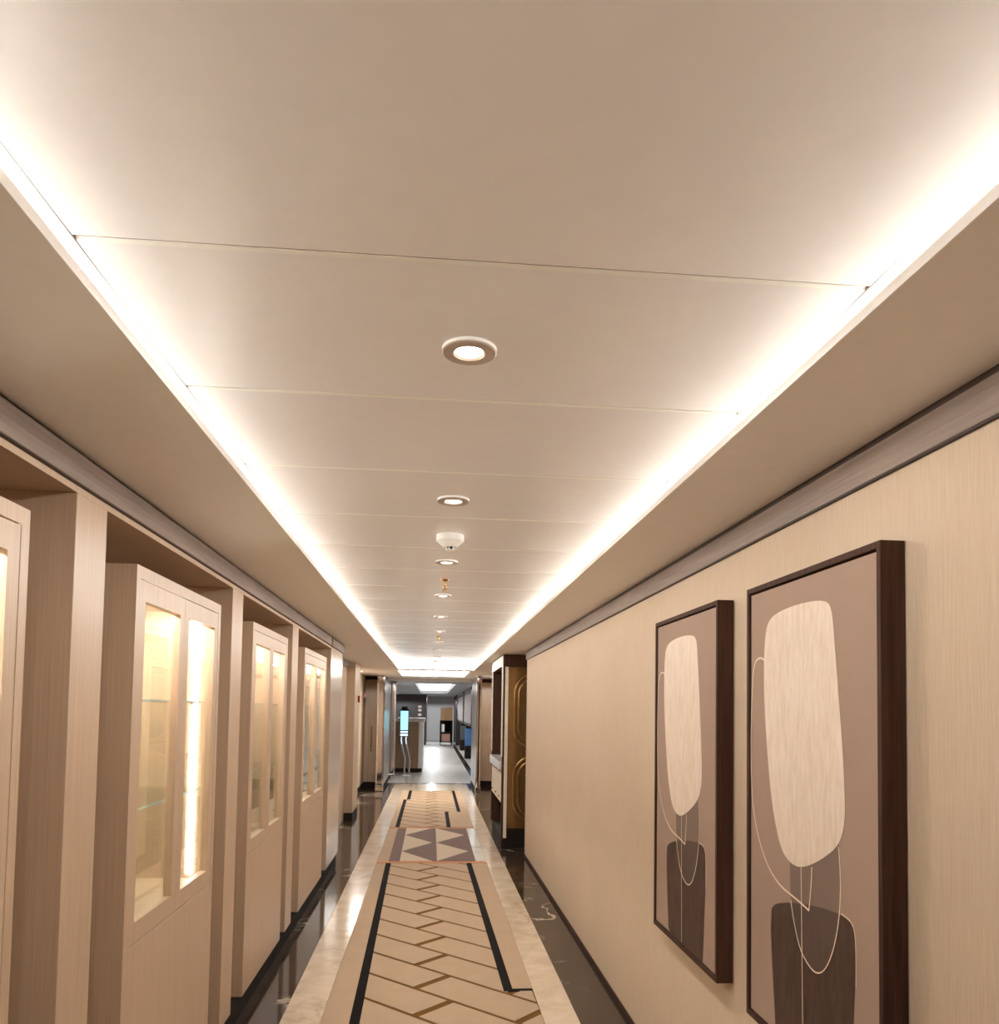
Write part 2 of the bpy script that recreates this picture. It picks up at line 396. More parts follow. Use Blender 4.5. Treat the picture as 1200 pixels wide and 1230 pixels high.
# second small tray with a luminous panel, then the portal soffit
boxes('soffit_board', [(-3.0, -0.59, YT + 0.35, 17.2, ZS, ZB), (0.66, 2.5, YT + 0.35, 17.2, ZS, ZB), (-0.59, 0.66, 16.0, 17.2, ZS, ZB)], soffit_paint, ceiling)
tp = box('portal_light_panel', -0.62, 0.69, YT + 0.30, 16.03, ZB + 0.001, ZB + 0.02, m_tray)
tag(tp, 'bright luminous ceiling panel just before the lobby portal', 'ceiling light')

def strip_light(name, x0, x1, y0, y1, label):
    """LED tape fixed low on the back of the cove, facing the opening"""
    t = tag(empty(name, ((x0 + x1) / 2, (y0 + y1) / 2, ZB)), label, 'light strip')
    n = max(1, round(max(x1 - x0, y1 - y0) / 0.606)); bm = bmesh.new()
    for i in range(n):
        if y1 - y0 > x1 - x0: addbox(bm, x0, x1, y0 + i * (y1 - y0) / n + 0.002, y0 + (i + 1) * (y1 - y0) / n - 0.002, ZB + 0.004, ZB + 0.022)
        else: addbox(bm, x0 + i * (x1 - x0) / n + 0.002, x0 + (i + 1) * (x1 - x0) / n - 0.002, y0, y1, ZB + 0.004, ZB + 0.022)
    finish('led_tape', bm, m_cove, t)
    box('strip_base', x0, x1, y0, y1, ZB + 0.0005, ZB + 0.0035, white_pl, t)
    return t
strip_light('cove_light_strip', -0.820, -0.816, Y0 + 0.05, YT, 'long warm cove light strip above the soffit on the cabinet side')
strip_light('cove_light_strip', 0.976, 0.980, Y0 + 0.05, YT, 'long warm cove light strip above the soffit on the picture side')
strip_light('cove_light_strip', -0.78, 0.94, YT + 0.155, YT + 0.159, 'short cove light strip across the far end of the ceiling tray')

# ------------------------------------------------------------------ right wall
wall_r = struct(box('wall_right', XR, XR + 0.16, Y0, 8.76, 0.0, ZS, wallpaper), 'beige vertically striated wallpaper wall hung with two pictures', 'wall')
tr1 = struct(box('trim_1', XR - 0.013, XR, Y0, 8.78, 2.172, 2.251, greywood, None, 0.002), 'grey brown wooden cornice board above the wallpaper', 'cornice')
box('gap_shade_strip', XR - 0.008, XR, Y0, 8.78, 2.251, ZS, darkgap, tr1)  # solid dark strip, its colour stands in for shade in the gap
box('lower_bead', XR - 0.010, XR, Y0, 8.78, 2.168, 2.172, darkgap, tr1)
struct(box('baseboard_right', XR - 0.008, XR, Y0, 8.76, 0.001, 0.03, darkwood), 'dark skirting below the wallpaper', 'baseboard')
struct(box('wall_back', -3.0, 2.5, Y0 - 0.15, Y0, 0.0, ZS, oak), 'oak wall behind the camera', 'wall')

# ------------------------------------------------------------------ left wall and oak paneling
XB = -1.36                                   # back of the bays
wall_l = struct(box('wall_left', XB - 0.12, XB, Y0, 8.45, 0.0, ZS, oak), 'pale oak panelled wall with bays for display cabinets', 'wall')
pil = [(2.16, 2.357), (3.82, 4.028), (5.455, 5.690)]
box('pilaster', XB, XL, Y0, 0.705, 0.10, 2.16, oak, wall_l)
for a, c in pil: box('pilaster', XB, XL, a, c, 0.10, 2.16, oak, wall_l, 0.0015)
box('pilaster', XB, XL + 0.004, 7.50, 8.44, 0.10, 2.176, oak_gloss, wall_l, 0.0015)
box('header_board', XB, XL, Y0, 7.50, 2.16, 2.178, oak, wall_l)
box('kick_board', XB, XL - 0.012, Y0, 8.44, 0.001, 0.10, blackm, wall_l)
tr2 = struct(box('trim_2', -1.05, -0.930, Y0, 7.43, 2.180, 2.256, greywood, None, 0.002), 'grey brown wooden cornice board above the oak bays', 'cornice')
box('gap_shade_strip', -1.05, -0.942, Y0, 7.43, 2.256, ZS, darkgap, tr2)  # shade of the gap above the cornice put into a dark strip
box('painted_shadow_line', -1.05, -0.936, Y0, 7.43, 2.1785, 2.180, darkgap, tr2)  # dark strip paints the shadow line under the cornice
tr3 = struct(box('trim_3', -1.05, -0.926, 7.49, 8.47, 2.178, 2.256, greywood, None, 0.002), 'short grey brown cornice board after the gap', 'cornice')
box('gap_shade_strip', -1.05, -0.942, 7.49, 8.47, 2.256, ZS, darkgap, tr3)  # dark strip coloured as the shade above the short cornice

# ------------------------------------------------------------------ display cabinets
def cabinet(y0, y1, label, strip=True):
    t = tag(empty('display_cabinet', ((XL + XB) / 2, (y0 + y1) / 2, 0.1)), label, 'cabinet', 'oak display cabinets in the wall bays')
    xf, xb, z0, z1 = XL + 0.001, XB + 0.012, 0.101, 2.05
    f = 0.036; zs, zt, zbot = 0.828, 2.008, 0.82
    # carcass: sides, top, deck, back, lower front
    bm = bmesh.new()
    addbox(bm, xb, xf, y0, y0 + f, z0, z1); addbox(bm, xb, xf, y1 - f, y1, z0, z1)
    addbox(bm, xb, xf, y0 + f, y1 - f, zt + 0.002, z1); addbox(bm, xb, xf - 0.034, y0 + f, y1 - f, zs + 0.002, zs + 0.024)
    addbox(bm, xb, xb + 0.015, y0 + f, y1 - f, z0, zt)
    finish('carcass', bm, oak, t)
    box('lower_panel', xb + 0.02, xf, y0 + f + 0.0005, y1 - f - 0.0005, z0, zs - 0.003, oak, t, 0.001)
    ym = (y0 + y1) / 2
    for a, c in ((y0 + f + 0.002, ym - 0.001), (ym + 0.001, y1 - f - 0.002)):
        s, bt = 0.052, 0.066
        bm = bmesh.new()
        addbox(bm, xf - 0.03, xf - 0.001, a, a + s, zs, zt - 0.002); addbox(bm, xf - 0.03, xf - 0.001, c - s, c, zs, zt - 0.002)
        addbox(bm, xf - 0.03, xf - 0.001, a + s, c - s, zs, zs + bt); addbox(bm, xf - 0.03, xf - 0.001, a + s, c - s, zt - 0.002 - bt, zt - 0.002)
        d = finish('door', bm, oak, t)
        box('glass_pane', xf - 0.026, xf - 0.020, a + s - 0.001, c - s + 0.001, zs + bt - 0.001, zt - bt - 0.001, pane, d)
    for z in (1.238, 1.612):
        sh = box('glass_shelf', xb + 0.016, xf - 0.052, y0 + f + 0.001, y1 - f - 0.001, z, z + 0.008, shelf_glass, t)
        box('polished_edge', xf - 0.052, xf - 0.050, y0 + f + 0.001, y1 - f - 0.001, z, z + 0.008, shelf_edge, sh)
        for yy in (y0 + f, y1 - f - 0.02):
            for xx in (xb + 0.06, xf - 0.10): box('shelf_pin', xx, xx + 0.012, yy, yy + 0.02, z - 0.008, z, chrome, t)
    box('back_lining', xb + 0.015, xb + 0.018, y0 + f, y1 - f, 0.853, 2.009, cab_lining, t)
    box('light_strip', xf - 0.150, xf - 0.130, y0 + f + 0.03, y1 - f - 0.03, 2.000, 2.0095, m_cab_fill, t)  # hidden top strip added to brighten the cabinet interior
    if strip: box('light_strip', xf - 0.098, xf - 0.078, y1 - f - 0.008, y1 - f, 0.87, 1.985, m_cab, t)
    return t
cabinet(0.92, 1.922, 'glazed oak display cabinet cut by the left picture edge, closest to the camera')
cabinet(2.60, 3.615, 'glazed oak display cabinet with the tall white light strip, second along the wall')
cabinet(4.26, 5.285, 'glazed oak display cabinet between the two narrow pilasters, third along the wall', False)
cabinet(5.98, 7.22, 'farthest glazed oak display cabinet, beside the wide lacquered panel', False)

# ------------------------------------------------------------------ pictures
P1 = (1.685, 2.440, 0.672, 1.998); P2 = (2.700, 3.475, 0.672, 2.003); XP = 1.0
def bpX(px, py, X):
    d = M.transposed() @ Vector(((px - 600) / F, (py - PY) / F, 1.0)); p = d * (X / d.x); return p.y, p.z + EYE
def uv(zx, zy):
    y, z = bpX(760 + zx / 2.016, 620 + zy / 2.016, XP + 0.005)
    return (P1[1] - y) / (P1[1] - P1[0]), (P1[3] - z) / (P1[3] - P1[2])
def smooth(pts, closed, it=2):
    for _ in range(it):
        out = []; n = len(pts)
        for i in range(n if closed else n - 1):
            p, q = pts[i], pts[(i + 1) % n]
            out += [(p[0] * .75 + q[0] * .25, p[1] * .75 + q[1] * .25), (p[0] * .25 + q[0] * .75, p[1] * .25 + q[1] * .75)]
        if not closed: out = [pts[0]] + out + [pts[-1]]
        pts = out
    return pts
S_white = [uv(*p) for p in [(322,275),(333,247),(360,228),(410,210),(455,203),(476,210),(484,240),(490,320),(500,450),(508,560),(513,650),(515,740),(500,798),(460,830),(420,850),(392,849),(365,820),(350,770),(335,680),(325,560),(318,440),(318,340)]]
S_dark = [uv(*p) for p in [(336,950),(345,938),(375,935),(415,939),(460,949),(505,965),(534,990),(539,1040),(539,1120)]]
S_loop = [uv(*p) for p in [(322,350),(308,341),(294,356),(289,420),(286,600),(292,720),(315,820),(350,890),(400,930),(427,955)]]
S_stem = [uv(*p) for p in [(427,955),(432,900),(434,850)]]
S_veil = [uv(*p) for p in [(379,790),(434,800),(499,770),(504,880),(502,960),(490,1040),(470,1095),(450,1110),(430,1095),(405,1050),(390,980),(382,930)]]
S_veil_line = [uv(*p) for p in [(499,800),(504,880),(502,960),(490,1040),(470,1095),(450,1110),(430,1095),(405,1050),(390,980),(383,930)]]
S_edge = [uv(*p) for p in [(505,962),(530,982),(539,1010),(541,1060),(541,1140)]]
S_dark = S_dark + [(S_dark[-1][0] - 0.035, 0.985), (uv(345, 1230)[0] + 0.025, 0.985), uv(345, 1230), uv(338, 1100), uv(334, 1000)]
u_line = uv(408, 850)
def picture(R, label):
    ya, yb, za, zb = R; xf = XP
    t = tag(empty('framed_painting', (XR - 0.03, (ya + yb) / 2, za)), label, 'painting', 'framed abstract paintings on the wallpaper')
    w = 0.016
    fb = boxes('frame', [(xf, XR - 0.002, ya, ya + w, za, zb), (xf, XR - 0.002, yb - w, yb, za, zb), (xf, XR - 0.002, ya + w, yb - w, za, za + w), (xf, XR - 0.002, ya + w, yb - w, zb - w, zb)], darkwood, t)
    g = 0.006
    cv = box('canvas', xf + 0.006, XR - 0.01, ya + w + g, yb - w - g, za + w + g, zb - w - g, canvas_m, t)
    box('backing_board', XR - 0.01, XR - 0.003, ya + w, yb - w, za + w, zb - w, blackm, t)
    def P(u, v, lift): return (xf + 0.006 - lift, yb - u * (yb - ya), zb - v * (zb - za))
    def shape(name, pts, lift, mat):
        prism(name, [P(u, v, lift) for u, v in pts], (-0.0003, 0, 0), mat, cv)
    def line(pts, wd_, lift, mat=paint_line):
        pts = smooth(pts, False, 2); bm = bmesh.new(); prev = None
        Q = [Vector(P(u, v, lift)) for u, v in pts]
        for i, q in enumerate(Q):
            tdir = (Q[min(i + 1, len(Q) - 1)] - Q[max(i - 1, 0)]).normalized(); n = Vector((0, -tdir.z, tdir.y)) * wd_ / 2
            r = [bm.verts.new(q + n), bm.verts.new(q - n), bm.verts.new(q - n + Vector((-0.0003, 0, 0))), bm.verts.new(q + n + Vector((-0.0003, 0, 0)))]
            if prev:
                for k in range(4): bm.faces.new((prev[k], prev[(k + 1) % 4], r[(k + 1) % 4], r[k]))
            prev = r
        finish('painted_line', bm, mat, cv)
    shape('painted_dark_shape', smooth(S_dark[:9], False, 1) + S_dark[9:], 0.0002, paint_dark)
    shape('painted_veil', smooth(S_veil, True, 1), 0.0004, mv)
    shape('painted_white_shape', smooth(S_white, True, 2), 0.0008, paint_white)
    line(S_loop, 0.005, 0.0012); line(S_stem, 0.004, 0.0012); line(S_veil_line, 0.0035, 0.0012); line(S_edge, 0.0022, 0.0012)
    line([u_line, (u_line[0] + 0.012, 0.98)], 0.003, 0.0013)
picture(P1, 'larger looking framed abstract painting cut by the bottom picture edge, nearer the camera')
picture(P2, 'framed abstract painting farther along the wallpaper wall, fully in view')

# ------------------------------------------------------------------ ceiling fittings
def downlight(y, label):
    x = 0.066
    t = tag(empty('downlight', (x, y, ZC)), label, 'downlight', 'round downlights along the ceiling centre')
    turned('collar', x, y, [(0.030, ZC - 0.001), (0.058, ZC - 0.001), (0.058, ZC - 0.009), (0.030, ZC - 0.009), (0.030, ZC - 0.001)], white_pl, t, 40)
    turned('trim_ring', x, y, [(0.0305, ZC - 0.0092), (0.0585, ZC - 0.0092), (0.0585, ZC - 0.0105), (0.056, ZC - 0.0125), (0.034, ZC - 0.0125), (0.0305, ZC - 0.0092)], ring_shade, t, 40)  # taupe puts the shade on the white ring's underside into its colour
    turned('lens', x, y, [(0, ZC - 0.0075), (0.0302, ZC - 0.0075), (0.0302, ZC - 0.001), (0, ZC - 0.001)], m_lens, t, 32)
    l = bpy.data.lights.new('downlight_bulb', 'SPOT'); l.energy = DOWN_W; l.color = DOWN_C; l.spot_size = math.radians(172); l.spot_blend = 0.1; l.shadow_soft_size = 0.03
    lo = bpy.data.objects.new('downlight_bulb', l); link(lo, t, (x, y, ZC - 0.02))
names = ['largest downlight, in the ceiling panel nearest the camera', 'second downlight, just before the white smoke detector', 'third downlight, between the smoke detector and the brass sprinkler',
         'fourth downlight, just beyond the brass sprinkler', 'fifth downlight along the ceiling centre', 'sixth downlight along the ceiling centre', 'seventh downlight along the ceiling centre',
         'eighth downlight along the ceiling centre', 'ninth downlight along the ceiling centre', 'last small downlight at the far end of the ceiling tray']
for k, n in enumerate(names): downlight(1.650 + 1.212 * k, n)
downlight(1.650 - 1.212, 'downlight overhead just outside the top of the picture')
downlight(1.650 - 2.424, 'downlight behind the camera')
def detector(x, y, label):
    t = tag(empty('smoke_detector', (x, y, ZC)), label, 'smoke detector')
    turned('base', x, y, [(0, ZC - 0.001), (0.060, ZC - 0.001), (0.061, ZC - 0.028), (0.057, ZC - 0.032), (0, ZC - 0.032)], white_pl, t)
    turned('dome', x, y, [(0, ZC - 0.032), (0.057, ZC - 0.032), (0.030, ZC - 0.056), (0.026, ZC - 0.056), (0.026, ZC - 0.05), (0, ZC - 0.05)], white_pl, t)
    for i in range(6):
        a = i * math.pi / 3 + 0.3
        tube('rib', [(x + 0.020 * math.cos(a), y + 0.020 * math.sin(a), ZC - 0.050), (x + 0.018 * math.cos(a), y + 0.018 * math.sin(a), ZC - 0.066)], 0.003, white_pl, t)
    turned('cap', x, y, [(0, ZC - 0.066), (0.022, ZC - 0.066), (0.020, ZC - 0.070), (0, ZC - 0.070)], white_pl, t)
    turned('sensor', x, y, [(0, ZC - 0.05), (0.011, ZC - 0.05), (0.011, ZC - 0.0655), (0, ZC - 0.0655)], blackm, t, 16)
detector(0.069, 3.46, 'white smoke detector hanging between the second and third downlights')
def sprinkler(x, y, label):
    t = tag(empty('sprinkler_head', (x, y, ZC)), label, 'sprinkler')
    turned('escutcheon', x, y, [(0, ZC - 0.001), (0.026, ZC - 0.001), (0.024, ZC - 0.007), (0.010, ZC - 0.012), (0, ZC - 0.012)], brass, t)
    turned('stem', x, y, [(0, ZC - 0.012), (0.009, ZC - 0.012), (0.009, ZC - 0.035), (0.006, ZC - 0.037), (0, ZC - 0.037)], brass, t, 16)
    for s in (-1, 1): tube('frame_arm', [(x + s * 0.007, y, ZC - 0.033), (x + s * 0.016, y, ZC - 0.045), (x + s * 0.014, y, ZC - 0.055), (x, y, ZC - 0.066)], 0.0028, brass, t)
    turned('bulb', x, y, [(0, ZC - 0.037), (0.003, ZC - 0.039), (0.003, ZC - 0.060), (0, ZC - 0.062)], red, t, 10)
    turned('deflector', x, y, [(0, ZC - 0.066), (0.018, ZC - 0.067), (0.018, ZC - 0.069), (0, ZC - 0.069)], brass, t, 16)
sprinkler(0.066, 4.65, 'brass sprinkler head hanging between the third and fourth downlights')
sprinkler(0.066, 8.28, 'tiny far brass sprinkler head along the ceiling centre')

# ------------------------------------------------------------------ console unit on the right, beyond the wallpaper wall
UY0, UY1, UX = 9.30, 10.90, 0.845
struct(box('wall_alcove', 2.30, 2.42, 8.0, 17.0, 0.0, ZS, oak), 'oak wall deep in the side passage', 'wall')
struct(box('wall_passage', XR + 0.16, 2.30, 8.60, 8.76, 0.0, ZS, oak), 'return wall of the side passage', 'wall')
u = tag(empty('console_unit', (1.35, (UY0 + UY1) / 2, 0)), 'tall dark framed console niche with white counter, past the wallpaper wall', 'console')
box('plinth', UX + 0.02, 1.90, UY0 + 0.004, UY1, 0.001, 0.11, blackm, u)
box('header', UX, 1.90, UY0, UY1, 2.12, ZS - 0.004, darkwood, u)
box('end_panel', UX + 0.05, 1.90, UY0 + 0.02, UY0 + 0.06, 0.22, 2.12, bronze_mirror, u)
box('end_base', UX + 0.05, 1.90, UY0 + 0.02, UY0 + 0.06, 0.11, 0.22, blackm, u)
box('cream_stile', UX + 0.022, UX + 0.062, UY0, UY0 + 0.04, 0.11, 2.12, cream, u, 0.003)
box('front_stile', UX, UX + 0.022, UY0, UY0 + 0.07, 0.0015, 2.12, darkwood, u)
box('front_stile', UX, UX + 0.05, UY1 - 0.07, UY1, 0.11, 2.12, darkwood, u)
box('gold_frame', UX - 0.012, UX, UY0, UY0 + 0.07, 1.06, 2.13, cream, u)
box('gold_frame', UX - 0.012, UX, UY1 - 0.07, UY1, 1.06, 2.13, cream, u)
box('gold_frame', UX - 0.012, UX, UY0, UY1, 2.13, 2.25, cream, u)
box('niche_back', UX + 0.16, UX + 0.19, UY0 + 0.07, UY1 - 0.07, 0.11, 2.12, plain('dark_taupe_lacquer', (112, 94, 86), 0.5), u)
box('niche_side', UX + 0.05, UX + 0.16, UY1 - 0.07, UY1 - 0.04, 0.11, 2.12, darkwood, u)
box('counter', UX - 0.03, UX + 0.159, UY0 + 0.071, UY1 - 0.071, 0.90, 1.00, marble_white, u, 0.004)
n = 3; s = (UY1 - UY0 - 0.15) / n
box('drawer_box', UX + 0.02, UX + 0.159, UY0 + 0.072, UY1 - 0.072, 0.50, 0.899, cream, u)
for i in range(n):
    d = box('drawer_front', UX + 0.0, UX + 0.02, UY0 + 0.075 + i * s + 0.006, UY0 + 0.075 + (i + 1) * s - 0.006, 0.51, 0.86, cream, u, 0.004)
    box('knob', UX - 0.018, UX, UY0 + 0.075 + (i + .5) * s - 0.01, UY0 + 0.075 + (i + .5) * s + 0.01, 0.56, 0.58, gold, d, 0.003)
def ring(x0, x1, z0, z1, r, y, rad, name='inlay_ring'):
    pts = []
    for cx, cz, a0 in ((x1 - r, z1 - r, 0), (x0 + r, z1 - r, 90), (x0 + r, z0 + r, 180), (x1 - r, z0 + r, 270)):
        for i in range(9):
            a = math.radians(a0 + i * 90 / 8); pts.append((cx + r * math.cos(a), y, cz + r * math.sin(a)))
    pts.append(pts[0]); tube(name, pts, rad, gold, u, 8)
for z0, z1 in ((1.17, 2.03), (0.31, 1.06)):
    ring(0.985, 1.70, z0, z1, 0.22, UY0 + 0.018, 0.012); ring(1.035, 1.65, z0 + 0.05, z1 - 0.05, 0.18, UY0 + 0.018, 0.009)

# ------------------------------------------------------------------ left wall beyond the cabinets
struct(box('wall_left_recess', -1.36, -1.22, 8.47, 11.56, 0.0, ZS, wallpaper), 'pale wall section beyond the lacquered oak panel', 'wall')
ctr = struct(box('trim_4', -1.22, -1.19, 8.47, 11.56, 2.19, ZS - 0.002, greywood), 'cornice on the pale wall section', 'cornice')
cp = tag(tube('chrome_post', [(-0.975, 8.462, 0.001), (-0.975, 8.462, 2.176)], 0.016, chrome, None, 16), 'thin chrome corner post at the end of the oak panelling', 'post')
st = struct(box('wall_stub', -1.50, -1.10, 11.56, 12.35, 0.10, ZS, oak), 'oak wall stub carrying the nearer red alarm box', 'wall')
box('kick_board', -1.50, -1.095, 11.555, 12.35, 0.001, 0.10, blackm, st)
struct(box('wall_left_far', -1.66, -1.52, 12.35, 15.0, 0.0, ZS, oak), 'recessed oak wall before the portal', 'wall')
st2 = struct(box('wall_stub_far', -1.60, -1.345, 15.0, 16.35, 0.10, ZS, wallpaper), 'pale wall stub carrying the farther red alarm box', 'wall')
box('kick_board', -1.60, -1.34, 14.995, 16.35, 0.001, 0.10, blackm, st2)
def alarm(x, y, z, label):
    t = tag(empty('alarm_box', (x, y, z)), label, 'alarm')
    box('housing', x, x + 0.03, y - 0.05, y + 0.05, z, z + 0.10, red, t, 0.004)
    box('call_plate', x + 0.03, x + 0.034, y - 0.03, y + 0.03, z + 0.02, z + 0.08, white_pl, t)
alarm(-1.10, 12.10, 1.69, 'small red alarm box on the nearer oak stub')
alarm(-1.345, 15.9, 1.80, 'small red alarm box on the farther pale stub')
def facing_door(name, x0, x1, y, hx, label):
    d = struct(box(name, x0, x1, y, y + 0.05, 0.11, 2.19, oak), label, 'door')
    box('base_board', x0, x1, y - 0.004, y + 0.05, 0.001, 0.11, blackm, d)
    box('head_trim', x0, x1, y - 0.01, y + 0.05, 2.19, ZS - 0.002, darkwood, d)
    box('door_gap', hx - 0.06, hx - 0.057, y - 0.001, y + 0.01, 0.12, 2.18, darkgap, d)
    tube('handle', [(hx, y - 0.001, 0.74), (hx, y - 0.035, 0.74), (hx, y - 0.035, 1.24), (hx, y - 0.001, 1.24)], 0.011, gold, d)
facing_door('door_1', -1.345, -1.06, 16.36, -1.20, 'oak door facing the corridor left of the portal')
facing_door('door_2', 0.975, 2.30, 16.80, 1.04, 'oak door with slim handle right of the portal')

# ------------------------------------------------------------------ portal
jl = struct(box('wall_portal_left', -1.06, -0.915, 15.70, 18.2, 0.10, ZS, steel), 'grey portal jamb before the lobby, cabinet side', 'wall')
box('kick_board', -1.06, -0.915, 15.70, 18.2, 0.001, 0.10, blackm, jl)
jr = struct(box('wall_portal_right', 0.885, 0.975, 15.30, 17.2, 0.10, ZS, steel), 'grey portal jamb before the lobby, picture side', 'wall')
box('kick_board', 0.885, 0.975, 15.30, 17.2, 0.001, 0.10, blackm, jr)
def column(x0, x1, y0, y1, label):
    t = tag(empty('chrome_column', ((x0 + x1) / 2, (y0 + y1) / 2, 0)), label, 'column')
    box('shaft', x0, x1, y0, y1, 0.12, 2.24, chrome, t, 0.03)
    box('foot', x0 - 0.006, x1 + 0.006, y0 - 0.006, y1, 0.002, 0.12, chrome, t, 0.008)
    box('capital', x0 - 0.006, x1 + 0.006, y0 - 0.006, y1, 2.24, ZS - 0.001, chrome, t, 0.004)
column(-1.05, -0.90, 15.54, 15.69, 'polished chrome column at the near left corner of the portal')
column(-0.91, -0.80, 18.22, 18.34, 'polished chrome column at the far left corner of the portal')
column(0.875, 0.965, 15.16, 15.29, 'polished chrome column at the right corner of the portal')
struct(box('trim_5', -0.915, 0.885, 17.0, 17.3, 2.205, ZS, grey_paint), 'low grey header beam over the portal', 'beam')
for x, n in ((-0.17, 'left one of two tiny spotlights in the portal soffit'), (0.045, 'right one of two tiny spotlights in the portal soffit')):
    t = tag(empty('spotlight', (x, 16.55, ZS)), n, 'spotlight', 'spotlights in the portal soffit')
    turned('ring', x, 16.55, [(0.03, ZS - 0.001), (0.05, ZS - 0.001), (0.05, ZS - 0.012), (0.03, ZS - 0.012), (0.03, ZS - 0.001)], white_pl, t)
    turned('lens', x, 16.55, [(0, ZS - 0.009), (0.0298, ZS - 0.009), (0.0298, ZS - 0.002), (0, ZS - 0.002)], m_lens, t)

# ------------------------------------------------------------------ lobby
LY0, LY1 = 17.35, 41.6
lf = struct(box('floor_lobby', -4.0, 3.4, LY0, LY1, -0.12, 0.0, lobby_stone), 'pale polished stone floor of the lobby', 'floor')
box('dark_border', 0.975, 1.12, LY0, LY1, 0.0, 0.003, marble_dark, lf)
lc = struct(boxes('ceiling_lobby', [(-4.0, -0.42, LY0, LY1, ZS, 2.4), (0.645, 3.4, LY0, LY1, ZS, 2.4), (-0.42, 0.645, LY0, 20.6, ZS, 2.4), (-0.42, 0.645, 33.4, LY1, ZS, 2.4)], plain('grey_blue_ceiling', (150, 152, 160), 0.5)), 'grey lobby ceiling around a luminous tray', 'ceiling')
tag(box('lobby_light_panel', -0.44, 0.665, 20.58, 33.42, 2.401, 2.43, m_lobby), 'big luminous ceiling tray in the lobby', 'ceiling light')
struct(box('wall_far', -0.20, 3.4, LY1, LY1 + 0.15, 0.0, ZS, plain('pale_end_wall', (238, 232, 228), 0.6)), 'pale grey end wall of the lobby', 'wall')
wd2 = struct(box('wall_dark_lobby', -4.0, -0.20, 36.0, 36.15, 0.0, ZS, dark_lobby), 'dark wood wall behind the reception desk', 'wall')
struct(box('wall_lobby_left', -4.15, -4.0, LY0, 36.0, 0.0, ZS, grey_paint), 'left lobby wall', 'wall')
struct(box('wall_lobby_front_left', -4.0, -1.06, LY0 - 0.1, LY0, 0.0, ZS, grey_paint), 'lobby wall beside the portal on the left', 'wall')
struct(box('wall_lobby_front_right', 0.975, 3.4, LY0 - 0.1, LY0, 0.0, ZS, grey_paint), 'lobby wall beside the portal on the right', 'wall')
struct(box('wall_dark_return', -0.35, -0.20, 36.16, LY1, 0.0, ZS, dark_lobby), 'dark return wall at the end of the lobby', 'wall')
wr = struct(box('wall_lobby_right', 1.95, 2.1, LY0, LY1, 0.0, ZS, grey_paint), 'right lobby wall with tall dark framed panels', 'wall')
for y in (36.0, 39.2): box('dark_pier', 1.15, 1.95, y, y + 0.7, 0.0, ZS, dark_lobby, wr)
for y0, y1, n in ((22.8, 28.0, 'nearest tall dark framed pale screen on the right side of the lobby'), (28.6, 35.2, 'second tall dark framed pale screen, deeper on the right side of the lobby')):
    t = tag(empty('framed_screen', (1.17, (y0 + y1) / 2, 1.12)), n, 'screen', 'framed screens hung on the right of the lobby')
    for a in (y0, y1 - 0.12): box('frame_stile', 1.15, 1.19, a, a + 0.12, 1.12, ZS - 0.001, dark_lobby, t)
    for z in (1.12, 2.10): box('frame_rail', 1.15, 1.19, y0 + 0.12, y1 - 0.12, z, z + 0.07, dark_lobby, t)
    box('pale_panel', 1.165, 1.18, y0 + 0.12, y1 - 0.12, 1.19, 2.10, screen_grey, t)
    box('top_light_panel', 1.165, 1.18, y0 + 0.12, y1 - 0.12, 2.17, ZS - 0.001, screen_grey, t)
for i, z in enumerate((1.72, 1.56, 1.36)):
    t = tag(empty('wall_ornament', (-0.50, 35.97, z)), ['topmost', 'middle', 'lowest'][i] + ' pale pink ornament on the dark wall behind the desk', 'ornament', 'ornaments on the dark lobby wall')
    bm = bmesh.new(); bmesh.ops.create_uvsphere(bm, u_segments=16, v_segments=10, radius=0.09)
    bmesh.ops.scale(bm, vec=(1, 0.3, 0.7), verts=bm.verts); bmesh.ops.translate(bm, vec=(-0.50, 35.965, z), verts=bm.verts)
    finish('disc', bm, cream, t, True); box('mount', -0.52, -0.48, 35.98, 36.0, z - 0.02, z + 0.02, brass, t)

# spotlights added to brighten the lobby and the side bays
for k, (x, y, n) in enumerate(((-0.95, 21.0, 'small added spotlight in the grey lobby ceiling above the desk'), (-1.6, 27.0, 'added lobby ceiling spotlight deeper behind the desk'), (1.4, 22.5, 'added lobby ceiling spotlight on the right, nearest the portal'), (1.4, 30.0, 'added lobby ceiling spotlight on the right, deep in the lobby'), (0.1, 38.0, 'added lobby ceiling spotlight before the pale end wall'), (-1.4, 33.0, 'added lobby ceiling spotlight before the dark wood wall'), (1.20, 15.4, 'added unseen spotlight in the side bay behind the console unit'), (-1.25, 14.2, 'added spotlight in the soffit before the left oak door'))):
    t = tag(empty('spotlight', (x, y, ZS)), n, 'spotlight', 'added lobby and side bay spotlights')
    turned('ring', x, y, [(0.04, ZS - 0.001), (0.065, ZS - 0.001), (0.065, ZS - 0.012), (0.04, ZS - 0.012), (0.04, ZS - 0.001)], white_pl, t)
    turned('lens', x, y, [(0, ZS - 0.009), (0.0398, ZS - 0.009), (0.0398, ZS - 0.002), (0, ZS - 0.002)], m_lens, t)
    l = bpy.data.lights.new('fill_bulb', 'SPOT'); l.energy = (150 if y > 32 else 45) if y > 17 else 30; l.color = (0.86, 0.93, 1.0) if y > 17 else DOWN_C; l.spot_size = math.radians(172); l.spot_blend = 0.1; l.shadow_soft_size = 0.05
    link(bpy.data.objects.new('fill_bulb', l), t, (x, y, ZS - 0.03))

